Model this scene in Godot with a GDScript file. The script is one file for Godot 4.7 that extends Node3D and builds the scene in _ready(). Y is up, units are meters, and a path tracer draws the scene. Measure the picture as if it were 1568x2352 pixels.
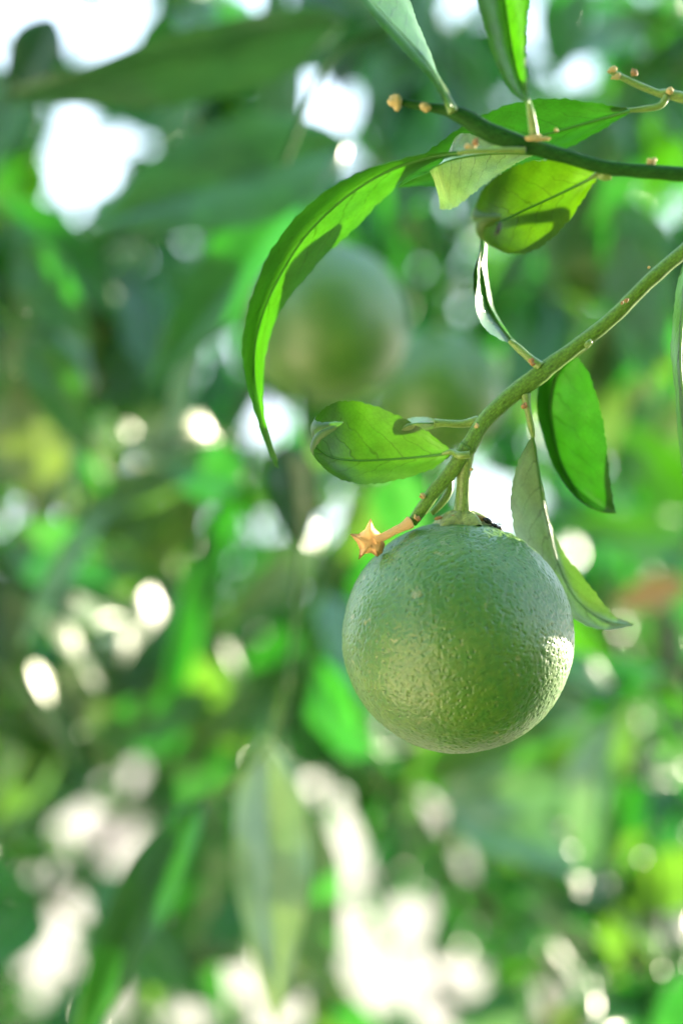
extends Node3D
# A green citrus fruit on its twig, in the shade of the tree's outer leaves, low sun from behind on the right.

const FOV := 36.0
const CAM := Vector3(0.0, 1.35, 0.0)
const PITCH := 5.0
const FOCUS := 0.424
var cam_basis := Basis(Vector3(1, 0, 0), deg_to_rad(PITCH))
var tan_half := tan(deg_to_rad(FOV) / 2.0)
var M := {}
var used := {}
var rng := RandomNumberGenerator.new()
var sun_dir := cam_basis * Vector3(0.765, 0.11, -0.635)
var leaf_shapes: Array[ArrayMesh] = []

# ------------------------------------------------------------------ helpers

func at(x: float, y: float, d: float) -> Vector3:
	var p := Vector3((x - 784.0) / 1176.0 * tan_half * d, (1176.0 - y) / 1176.0 * tan_half * d, -d)
	return CAM + cam_basis * p

func px(n: float, d: float) -> float:
	return n / 1176.0 * tan_half * d

func lin(r: float, g: float, b: float) -> Color:
	return Color(r, g, b).linear_to_srgb()

func numbered(called: String) -> String:
	var n: int = used.get(called, 0)
	used[called] = n + 1
	return called if n == 0 else "%s_%03d" % [called, n]

func thing(called: String, label: String, category: String, where := Vector3.ZERO, group := "") -> Node3D:
	var o := Node3D.new()
	o.name = numbered(called)
	add_child(o, true)
	o.position = where
	o.set_meta("label", label)
	o.set_meta("category", category)
	if group != "":
		o.set_meta("group", group)
	return o

func part(called: String, mesh: Mesh, mat: Material, parent: Node3D, label := "") -> MeshInstance3D:
	var o := MeshInstance3D.new()
	o.name = called
	o.mesh = mesh
	o.material_override = mat
	parent.add_child(o, true)
	if label != "":
		o.set_meta("label", label)
	return o

class Shape:
	var v := PackedVector3Array()
	var uv := PackedVector2Array()
	var c := PackedColorArray()
	var i := PackedInt32Array()
	func add(p: Vector3, t := Vector2.ZERO, col := Color.WHITE) -> int:
		v.append(p); uv.append(t); c.append(col)
		return v.size() - 1
	func tri(a: int, b: int, d: int) -> void:
		i.append(a); i.append(b); i.append(d)
	func quad(a: int, b: int, d: int, e: int) -> void:
		tri(a, b, d); tri(a, d, e)
	func done(origin := Vector3.ZERO) -> ArrayMesh:
		var n := PackedVector3Array()
		n.resize(v.size())
		for k in range(0, i.size(), 3):
			var f := (v[i[k + 2]] - v[i[k]]).cross(v[i[k + 1]] - v[i[k]])
			n[i[k]] += f; n[i[k + 1]] += f; n[i[k + 2]] += f
		for k in n.size():
			n[k] = n[k].normalized() if n[k].length_squared() > 0.0 else Vector3.UP
		if origin != Vector3.ZERO:
			for k in v.size():
				v[k] -= origin
		var a := []
		a.resize(Mesh.ARRAY_MAX)
		a[Mesh.ARRAY_VERTEX] = v; a[Mesh.ARRAY_NORMAL] = n; a[Mesh.ARRAY_TEX_UV] = uv; a[Mesh.ARRAY_COLOR] = c; a[Mesh.ARRAY_INDEX] = i
		var m := ArrayMesh.new()
		m.add_surface_from_arrays(Mesh.PRIMITIVE_TRIANGLES, a)
		return m

func spline(pts: Array, t: float):
	# Catmull-Rom through values (floats or vectors), t from 0 to 1
	var n := pts.size() - 1
	var s := clampf(t, 0.0, 1.0) * n
	var k := mini(int(s), n - 1)
	var f := s - k
	var p1 = pts[k]
	var p2 = pts[k + 1]
	var p0 = pts[k - 1] if k > 0 else p1 * 2.0 - p2
	var p3 = pts[k + 2] if k + 2 <= n else p2 * 2.0 - p1
	return (p1 * 2.0 + (p2 - p0) * f + (p0 * 2.0 - p1 * 5.0 + p2 * 4.0 - p3) * (f * f) + (p1 * 3.0 - p0 - p2 * 3.0 + p3) * (f * f * f)) * 0.5

func tube(s: Shape, pts: Array, radii: Array, sides := 12, steps := 0, lump := 0.0, seed_ := 1) -> void:
	var n := steps if steps > 0 else (pts.size() - 1) * 8
	var noise := FastNoiseLite.new()
	noise.seed = seed_
	noise.frequency = 180.0
	var first := s.v.size()
	var side := Vector3.ZERO
	var run := 0.0
	var before: Vector3 = pts[0]
	for k in n + 1:
		var t := float(k) / n
		var p: Vector3 = spline(pts, t)
		var q: Vector3 = spline(pts, minf(t + 0.01, 1.0))
		var o: Vector3 = spline(pts, maxf(t - 0.01, 0.0))
		var dir := (q - o).normalized()
		if side == Vector3.ZERO:
			side = dir.cross(Vector3(0.3, 0.2, 1.0)).normalized()
		side = (side - dir * side.dot(dir)).normalized()
		var up := dir.cross(side)
		var r: float = spline(radii, t)
		run += p.distance_to(before)
		before = p
		for j in sides + 1:
			var a := TAU * (j % sides) / sides
			var out := side * cos(a) + up * sin(a)
			var rr := r
			if lump > 0.0:
				rr *= 1.0 + lump * noise.get_noise_3dv(p + out * r)
			s.add(p + out * rr, Vector2(float(j) / sides, run * 60.0))
	for k in n:
		for j in sides:
			var a := first + k * (sides + 1) + j
			s.quad(a, a + 1, a + sides + 2, a + sides + 1)
	for e in 2:
		var ring := first + (n if e else 0) * (sides + 1)
		var mid := s.add(spline(pts, float(e)), Vector2(0.5, 0))
		for j in sides:
			if e: s.tri(mid, ring + j + 1, ring + j) if false else s.tri(ring + j, ring + j + 1, mid)
			else: s.tri(ring + j + 1, ring + j, mid)

func ball(s: Shape, centre: Vector3, axes: Basis, sides := 14, rough := 0.0, seed_ := 3) -> void:
	var noise := FastNoiseLite.new()
	noise.seed = seed_
	noise.frequency = 1.2
	var first := s.v.size()
	var rows := sides / 2
	for r in rows + 1:
		var a := PI * r / rows
		for j in sides + 1:
			var b := TAU * (j % sides) / sides
			var u := Vector3(sin(a) * cos(b), cos(a), sin(a) * sin(b))
			var k := 1.0 + rough * noise.get_noise_3dv(u * 2.0 + centre * 300.0)
			s.add(centre + axes * (u * k), Vector2(float(j) / sides, float(r) / rows))
	for r in rows:
		for j in sides:
			var a := first + r * (sides + 1) + j
			s.quad(a, a + 1, a + sides + 2, a + sides + 1)

func near3(list: Array, d: float) -> Array:
	# [x, y, millimetres towards the viewer] stations to points
	var o := []
	for p in list:
		o.append(at(p[0], p[1], d - (p[2] if p.size() > 2 else 0.0) * 0.001))
	return o

func blade(called: String, left: Array, mid: Array, right: Array, d: float, mat: Material, parent: Node3D, bulge := 1.2, rib := 0.00045, seed_ := 1, label := "") -> MeshInstance3D:
	var l := near3(left, d)
	var m := near3(mid, d)
	var r := near3(right, d)
	var s := Shape.new()
	var nu := 9
	var nv := 56
	var noise := FastNoiseLite.new()
	noise.seed = seed_
	noise.frequency = 60.0
	for k in nv + 1:
		var t := float(k) / nv
		var pl: Vector3 = spline(l, t)
		var pm: Vector3 = spline(m, t)
		var pr: Vector3 = spline(r, t)
		var ahead: Vector3 = spline(m, minf(t + 0.02, 1.0)) - spline(m, maxf(t - 0.02, 0.0))
		var nrm := (pr - pl).cross(ahead).normalized()
		var wide := pl.distance_to(pr)
		for j in range(-nu, nu + 1):
			var u := float(j) / nu
			var e := pl if u < 0.0 else pr
			var w := absf(u)
			var p := pm.lerp(e, w)
			p += nrm * (w * (1.0 - w) * 4.0 * bulge * 0.001 * minf(1.0, wide / 0.01))
			p += nrm * noise.get_noise_3dv(p) * 0.0009 * w * minf(1.0, wide / 0.008)
			if absi(j) == nu:
				p += (e - pm).normalized() * (0.00022 * (sin(t * 150.0 + seed_) + 0.6 * sin(t * 61.0)))
			s.add(p, Vector2(0.5 + 0.5 * u, t))
	var row := 2 * nu + 1
	for k in nv:
		for j in row - 1:
			var a := k * row + j
			s.quad(a, a + 1, a + row + 1, a + row)
	var o := part(called, s.done(parent.position), mat, parent, label)
	if rib > 0.0:
		var ms := Shape.new()
		tube(ms, m, [rib * 1.1, rib * 0.65, rib * 0.4, rib * 0.15], 8, 40)
		part("midrib", ms.done(parent.position), M.midrib, o)
	return o

func stalk(called: String, list: Array, d: float, widths: Array, mat: Material, parent: Node3D, lump := 0.12, seed_ := 1) -> MeshInstance3D:
	var r := []
	for w in widths:
		r.append(px(w, d) * 0.5)
	var s := Shape.new()
	tube(s, near3(list, d), r, 16, list.size() * 9, lump, seed_)
	return part(called, s.done(parent.position), mat, parent)

func nub(called: String, x: float, y: float, d: float, w: float, h: float, tilt: float, mat: Material, parent: Node3D, seed_ := 1) -> void:
	var s := Shape.new()
	var b := cam_basis * Basis(Vector3(0, 0, 1), deg_to_rad(tilt)) * Basis.from_scale(Vector3(px(w, d) / 2, px(h, d) / 2, px(minf(w, h), d) / 2))
	# overlapping scales rather than one bead
	var r := RandomNumberGenerator.new()
	r.seed = seed_ * 31 + int(x)
	for k in 4:
		var shift := b * Vector3(r.randf_range(-0.5, 0.5), r.randf_range(-0.5, 0.5), r.randf_range(-0.2, 0.4))
		ball(s, at(x, y, d) + shift, b * Basis(Vector3(0, 0, 1), r.randf_range(-0.7, 0.7)) * Basis.from_scale(Vector3(r.randf_range(0.5, 0.85), r.randf_range(0.4, 0.8), 0.7)), 12, 0.6, seed_ + k)
	part(called, s.done(parent.position), mat, parent)

# a free leaf, one metre long from its base along +y, 0.4 wide at scale 1, folded on its midrib and arched
func make_leaf_shape(fold: float, arch: float, twist: float, wide: float, nv: int, nu: int) -> ArrayMesh:
	var s := Shape.new()
	for k in nv + 1:
		var t := float(k) / nv
		var w := wide * pow(sin(PI * pow(t, 0.82)), 0.85) * (1.0 - 0.25 * t)
		if k == 0 or k == nv:
			w = 0.004
		for j in range(-nu, nu + 1):
			var u := float(j) / nu
			var x := u * w * 0.5
			var z := absf(u) * w * 0.5 * fold - arch * t * t + 0.012 * sin(t * 17.0 + u * 2.0) * absf(u) + 0.03 * sin(PI * absf(u)) * wide
			var a := twist * t
			s.add(Vector3(x * cos(a) - z * sin(a), t, x * sin(a) + z * cos(a)), Vector2(0.5 + 0.5 * u, t))
	var row := 2 * nu + 1
	for k in nv:
		for j in row - 1:
			var b := k * row + j
			s.quad(b, b + 1, b + row + 1, b + row)
	return s.done()

func leaf_between(called: String, base: Vector3, tip: Vector3, width: float, roll: float, shape: int, mat: Material, parent: Node3D, lean := 0.0) -> MeshInstance3D:
	var y := tip - base
	var size := y.length()
	y /= size
	var z := (CAM - base).normalized() + Vector3(0, lean, 0)
	z = (z - y * z.dot(y)).normalized().rotated(y, deg_to_rad(roll))
	var x := y.cross(z)
	var o := part(called, leaf_shapes[shape % leaf_shapes.size()], mat, parent)
	var k := width / 0.4
	o.transform = Transform3D(Basis(x * k, y * size, z * (0.5 * k + 0.5 * size)), base - parent.position)
	return o

func leaf_facing(called: String, base: Vector3, tip: Vector3, width: float, normal: Vector3, shape: int, mat: Material, parent: Node3D) -> void:
	var o := leaf_between(called, base, tip, width, 0.0, shape, mat, parent)
	var y := tip - base
	var size := y.length()
	y /= size
	var z := (normal - y * normal.dot(y)).normalized()
	var k := width / 0.4
	o.transform = Transform3D(Basis(y.cross(z) * k, y * size, z * (0.5 * k + 0.5 * size)), base - parent.position)

func leaf_material(albedo: Color, through: Color, rough: float, textured: bool) -> StandardMaterial3D:
	var m := StandardMaterial3D.new()
	m.albedo_color = albedo
	m.roughness = rough
	m.metallic_specular = 0.5
	m.backlight_enabled = true
	m.backlight = through
	m.albedo_texture = M.leaf_color
	if textured:
		m.heightmap_enabled = true
		m.heightmap_texture = M.leaf_relief
		m.heightmap_scale = 0.025
	return m

func plain(albedo: Color, rough: float) -> StandardMaterial3D:
	var m := StandardMaterial3D.new()
	m.albedo_color = albedo
	m.roughness = rough
	return m

func make_textures() -> void:
	var w := 256
	var h := 512
	var col := Image.create(w, h, false, Image.FORMAT_RGB8)
	var rel := Image.create(w, h, false, Image.FORMAT_L8)
	var n := FastNoiseLite.new()
	n.seed = 5
	n.frequency = 0.012
	var fine := FastNoiseLite.new()
	fine.seed = 8
	fine.noise_type = FastNoiseLite.TYPE_CELLULAR
	fine.cellular_return_type = FastNoiseLite.RETURN_DISTANCE2_SUB
	fine.frequency = 0.09
	var dots := FastNoiseLite.new()
	dots.seed = 9
	dots.noise_type = FastNoiseLite.TYPE_CELLULAR
	dots.cellular_return_type = FastNoiseLite.RETURN_DISTANCE
	dots.frequency = 0.14
	for y in h:
		for x in w:
			var u := absf(x + 0.5 - w / 2.0) / (w / 2.0)
			var v := float(y) / h
			var side := 0.0 if x < w / 2 else 0.37
			var ph := (v - 0.16 * u - 0.10 * u * u) * 9.0 + side + 0.25 * n.get_noise_2d(x * 1.5, y * 1.5)
			var f := absf(ph - roundf(ph))
			var vein := clampf(1.0 - f / (0.05 + 0.02 * (1.0 - u)), 0.0, 1.0) * clampf(1.15 - u * 1.05, 0.0, 1.0)
			var mid := clampf(1.0 - u / (0.045 * (1.2 - v)), 0.0, 1.0)
			var net := clampf(1.0 - (fine.get_noise_2d(x, y) + 1.0) * 3.5, 0.0, 1.0)
			var dot := clampf(1.0 - (dots.get_noise_2d(x * 1.0, y * 1.0) + 1.0) * 5.0, 0.0, 1.0)
			var tone := 0.90 + 0.10 * n.get_noise_2d(x, y) - 0.22 * vein - 0.25 * mid - 0.10 * net + 0.10 * dot
			col.set_pixel(x, y, Color(tone * (1.0 + 0.05 * n.get_noise_2d(y, x)), tone, tone * 0.95))
			var lift := 0.55 - 0.35 * vein - 0.5 * mid - 0.10 * net + 0.06 * dot + 0.10 * n.get_noise_2d(x * 0.7, y * 0.7)
			rel.set_pixel(x, y, Color(lift, lift, lift))
	# scuffs, specks and small holes' brown rims
	var r := RandomNumberGenerator.new()
	r.seed = 77
	for k in 46:
		var cx := r.randi_range(20, w - 20)
		var cy := r.randi_range(30, h - 30)
		var big := r.randf_range(1.0, 3.2)
		var tint := Color(1.0, 0.98, 0.8) if k % 3 else Color(0.62, 0.45, 0.3)
		for y in range(cy - 5, cy + 6):
			for x in range(cx - 4, cx + 5):
				var q := Vector2((x - cx) * 1.3, y - cy).length() / big
				if q < 1.0:
					col.set_pixel(x, y, col.get_pixel(x, y).lerp(tint, 0.55 * (1.0 - q * q)))
	col.generate_mipmaps()
	M.leaf_color = ImageTexture.create_from_image(col)
	M.leaf_relief = ImageTexture.create_from_image(rel)
	var bark := Image.create(128, 256, false, Image.FORMAT_RGB8)
	var st := FastNoiseLite.new()
	st.seed = 21
	st.frequency = 0.05
	for y in 256:
		for x in 128:
			var wrap := Vector2(cos(TAU * x / 128.0), sin(TAU * x / 128.0)) * 20.0
			var a := st.get_noise_3d(wrap.x * 6.0, wrap.y * 6.0, y * 0.5)
			var b := st.get_noise_3d(wrap.x * 2.0, wrap.y * 2.0, y * 1.6 + 300.0)
			var tone := 0.84 + 0.24 * a + 0.16 * b
			var speck := 0.14 if a + b > 0.72 else 0.0
			bark.set_pixel(x, y, Color(clampf(tone + speck, 0, 1), clampf(tone + 0.4 * speck, 0, 1), clampf(tone, 0, 1)))
	M.bark_color = ImageTexture.create_from_image(bark)

func make_materials() -> void:
	M.midrib = plain(lin(0.055, 0.19, 0.02), 0.5)
	# young, thin leaves that let the light through; grown leaves; old, dark, glossy ones
	M.young = leaf_material(lin(0.065, 0.165, 0.028), Color(0.75, 0.9, 0.25), 0.38, true)
	M.fresh = leaf_material(lin(0.04, 0.125, 0.024), Color(0.55, 0.85, 0.22), 0.36, true)
	M.grown = leaf_material(lin(0.075, 0.22, 0.045), Color(0.7, 0.9, 0.2), 0.34, true)
	M.glossy = leaf_material(lin(0.06, 0.16, 0.05), Color(0.45, 0.6, 0.15), 0.28, true)
	M.lime = leaf_material(lin(0.08, 0.165, 0.02), Color(0.85, 1.0, 0.08), 0.40, true)
	M.frosty = leaf_material(lin(0.30, 0.42, 0.22), Color(0.5, 0.55, 0.3), 0.30, true)
	M.pale = leaf_material(lin(0.30, 0.39, 0.19), Color(0.4, 0.55, 0.2), 0.36, true)
	M.dark = leaf_material(lin(0.075, 0.215, 0.075), Color(0.5, 0.8, 0.25), 0.34, false)
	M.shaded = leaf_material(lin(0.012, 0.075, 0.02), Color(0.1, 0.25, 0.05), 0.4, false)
	M.olive = leaf_material(lin(0.05, 0.165, 0.06), Color(0.30, 0.42, 0.08), 0.30, false)
	M.bluish = leaf_material(lin(0.06, 0.10, 0.13), Color(0.2, 0.3, 0.3), 0.35, false)
	M.mid = leaf_material(lin(0.075, 0.225, 0.075), Color(0.55, 0.95, 0.35), 0.34, false)
	M.bright = leaf_material(lin(0.15, 0.27, 0.08), Color(0.8, 0.95, 0.45), 0.36, false)
	M.yellowing = leaf_material(lin(0.22, 0.28, 0.11), Color(0.7, 0.8, 0.3), 0.45, false)
	M.withered = leaf_material(lin(0.26, 0.20, 0.11), Color(0.4, 0.34, 0.2), 0.6, false)
	M.silver = leaf_material(lin(0.17, 0.34, 0.22), Color(0.5, 0.6, 0.3), 0.30, false)
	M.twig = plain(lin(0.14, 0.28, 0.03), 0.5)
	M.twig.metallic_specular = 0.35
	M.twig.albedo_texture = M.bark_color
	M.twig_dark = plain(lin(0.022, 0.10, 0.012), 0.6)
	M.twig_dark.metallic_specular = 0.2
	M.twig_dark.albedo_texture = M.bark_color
	M.petiole = plain(lin(0.22, 0.36, 0.06), 0.42)
	M.petiole.albedo_texture = M.bark_color
	M.bud = plain(lin(0.42, 0.32, 0.11), 0.75)
	M.bud_brown = plain(lin(0.30, 0.16, 0.05), 0.7)
	M.dry = plain(lin(0.80, 0.47, 0.19), 0.85)
	M.dry.backlight_enabled = true
	M.dry.backlight = Color(0.9, 0.82, 0.62)
	M.calyx = plain(lin(0.30, 0.36, 0.08), 0.6)
	M.calyx.albedo_texture = M.bark_color
	M.ant = plain(lin(0.012, 0.008, 0.006), 0.25)
	M.rind = plain(Color.WHITE, 0.38)
	M.rind.metallic_specular = 0.54
	M.rind.vertex_color_use_as_albedo = true
	M.rind_far = plain(lin(0.06, 0.20, 0.04), 0.42)
	M.trunk = plain(lin(0.09, 0.085, 0.055), 0.9)
	M.trunk.albedo_texture = M.bark_color
	M.crowd = leaf_material(Color.WHITE, Color(0.7, 1.0, 0.5), 0.32, false)
	M.crowd.vertex_color_use_as_albedo = true
	M.plaster = plain(lin(0.82, 0.74, 0.60), 0.9)
	M.soil = plain(lin(0.10, 0.10, 0.045), 0.95)
	M.ground = plain(lin(0.40, 0.33, 0.24), 0.95)

# ------------------------------------------------------------------ the fruit

func fruit_mesh(radius: float, n: int, amount: float, seed_: int, centre_top: Vector3) -> ArrayMesh:
	var s := Shape.new()
	var pit := FastNoiseLite.new()
	pit.seed = seed_
	pit.noise_type = FastNoiseLite.TYPE_CELLULAR
	pit.cellular_return_type = FastNoiseLite.RETURN_DISTANCE
	pit.frequency = 600.0
	var swell := FastNoiseLite.new()
	swell.seed = seed_ + 1
	swell.frequency = 560.0
	swell.fractal_octaves = 3
	var broad := FastNoiseLite.new()
	broad.seed = seed_ + 2
	broad.frequency = 38.0
	var grain := FastNoiseLite.new()
	grain.seed = seed_ + 3
	grain.frequency = 1500.0
	for f in 6:
		var first := s.v.size()
		for a in n + 1:
			for b in n + 1:
				var x := tan((float(a) / n * 2.0 - 1.0) * PI / 4.0)
				var y := tan((float(b) / n * 2.0 - 1.0) * PI / 4.0)
				var u: Vector3
				match f:
					0: u = Vector3(x, y, 1)
					1: u = Vector3(-x, y, -1)
					2: u = Vector3(1, y, -x)
					3: u = Vector3(-1, y, x)
					4: u = Vector3(x, 1, -y)
					5: u = Vector3(x, -1, y)
				u = u.normalized()
				var p := u * radius
				var top := u.angle_to(centre_top)
				var g := pit.get_noise_3dv(p) + 1.0           # 0 at the middle of an oil gland
				var h := swell.get_noise_3dv(p)
				var w := broad.get_noise_3dv(p)
				var dent := smoothstep(0.50, 0.08, g) * (0.85 + 0.6 * w)
				var r := radius * (1.0 + 0.011 * w)
				r += amount * (h * 0.27 - dent * 0.85 + 0.25 * pit.get_noise_3dv(p * 0.62))
				# shallow shoulder and puckers round the button
				var ring := exp(-pow((top - 0.52) / 0.30, 2.0))
				r += amount * 1.5 * ring * broad.get_noise_3dv(p * 3.2 + Vector3(top * 0.09, 0, 0))
				r -= radius * 0.012 * exp(-pow(top / 0.15, 2.0))
				var tone := 1.0 + 0.22 * w + 0.18 * h - 0.36 * dent + 0.12 * grain.get_noise_3dv(p)
				var yellow := clampf(0.5 + 0.9 * swell.get_noise_3dv(p * 0.6) + 0.5 * w, 0.0, 1.0)
				var c := Color(0.042, 0.138, 0.016).lerp(Color(0.09, 0.168, 0.02), yellow * 0.7)
				# dull scuffs and pale corky scars
				var scar := smoothstep(0.50, 0.62, swell.get_noise_3dv(p * 0.23 + Vector3(0.3, 0.1, 0.2))) * clampf(0.7 + grain.get_noise_3dv(p * 0.6), 0.0, 1.0)
				c = c.lerp(Color(0.26, 0.25, 0.11), scar * 0.6)
				s.add(u * r, Vector2(x, y), Color(c.r * tone, c.g * tone, c.b * tone))
		for a in n:
			for b in n:
				var k := first + a * (n + 1) + b
				s.quad(k, k + 1, k + n + 2, k + n + 1)
	# the six faces meet edge to edge with the same normals there
	var m := s.done()
	return m

func build_fruit() -> void:
	var d := 0.4385
	var c := at(1051, 1463, d)
	var fruit := thing("citrus_fruit", "round green citrus fruit with pitted rind, in sharp focus below the twig", "fruit", c)
	var top := (cam_basis * Vector3(0.01, 1.0, 0.10)).normalized()
	part("rind", fruit_mesh(px(266, d), 290, 0.00042, 11, top), M.rind, fruit)
	# button (calyx) with uneven lobes
	var s := Shape.new()
	var by := (at(1063, 1180, d) - c).normalized()
	var b := Basis(cam_basis.x, by, cam_basis.x.cross(by))
	var centre := at(1060, 1196, d) - c
	var rows := 14
	var sides := 40
	for r in rows + 1:
		var t := float(r) / rows
		for j in sides + 1:
			var a := TAU * (j % sides) / sides
			var lobe := 1.0 + 0.20 * cos(5.0 * a + 0.6) + 0.09 * sin(9.0 * a) + 0.05 * cos(17.0 * a)
			var rad := px(62, d) * sin(t * PI * 0.5) * lerpf(0.85, lobe, t)
			var high := px(40, d) * (cos(t * PI * 0.5) + 0.16 * sin(7.0 * a) * t + 0.05 * cos(13.0 * a)) - px(14, d)
			s.add(centre + b * Vector3(rad * cos(a), high, rad * sin(a)), Vector2(float(j) / sides, t))
	for r in rows:
		for j in sides:
			var k := r * (sides + 1) + j
			s.quad(k, k + 1, k + sides + 2, k + sides + 1)
	var calyx := part("calyx", s.done(), M.calyx, fruit)
	for q in [[1098, 1190, 40, 12, -8], [1040, 1188, 12, 12, 0], [1006, 1190, 20, 8, 14]]:
		var sc := Shape.new()
		var bb := cam_basis * Basis(Vector3(0, 0, 1), deg_to_rad(q[4])) * Basis.from_scale(Vector3(px(q[2], d) / 2, px(q[3], d) / 2, px(8, d) / 2))
		ball(sc, at(q[0], q[1], d - 0.0058 + absf(q[0] - 1060) * 0.00006) - c, bb, 12, 0.5, int(q[0]))
		part("corky_scar", sc.done(), M.bud_brown, calyx)
	var st := Shape.new()
	var line := [at(1072, 1036, 0.4345) - c, at(1066, 1080, 0.4355) - c, at(1063, 1130, 0.437) - c, at(1061, 1186, d) - c]
	tube(st, line, [px(17, d), px(16, d), px(15.5, d), px(23, d)], 18, 30, 0.10, 4)
	part("fruit_stalk", st.done(), M.petiole, fruit)
	# the ant on the shoulder of the fruit
	var ad := 0.4345
	var ant := thing("ant", "tiny black ant walking on the top right shoulder of the green fruit", "ant", at(1130, 1206, ad))
	var body := Shape.new()
	var tilt := cam_basis * Basis(Vector3(0, 0, 1), deg_to_rad(-32))
	for q in [[1119, 1196, 11.5, 7.0], [1130, 1204, 4.0, 3.0], [1136, 1207, 7.0, 4.6], [1146, 1213, 6.5, 5.6]]:
		ball(body, at(q[0], q[1], ad), tilt * Basis.from_scale(Vector3(px(q[2], ad), px(q[3], ad), px(q[3], ad))), 16, 0.05)
	part("body", body.done(ant.position), M.ant, ant)
	for q in [[1132, 1205, 1124, 1212, 1119, 1221], [1136, 1208, 1133, 1218, 1127, 1226], [1139, 1208, 1142, 1219, 1140, 1229], [1133, 1204, 1137, 1197, 1144, 1194], [1137, 1206, 1143, 1201, 1150, 1203], [1139, 1208, 1148, 1204, 1155, 1210]]:
		var lg := Shape.new()
		tube(lg, [at(q[0], q[1], ad), at(q[2], q[3], ad - 0.0008), at(q[4], q[5], ad)], [px(1.3, ad), px(1.0, ad), px(0.7, ad)], 6, 8)
		part("leg", lg.done(ant.position), M.ant, ant)
	for q in [[1150, 1215, 1157, 1212, 1161, 1219], [1149, 1217, 1154, 1219, 1157, 1226]]:
		var an := Shape.new()
		tube(an, [at(q[0], q[1], ad), at(q[2], q[3], ad - 0.0006), at(q[4], q[5], ad)], [px(0.9, ad), px(0.7, ad), px(0.6, ad)], 6, 8)
		part("antenna", an.done(ant.position), M.ant, ant)

# ------------------------------------------------------------------ the twigs in focus

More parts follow.
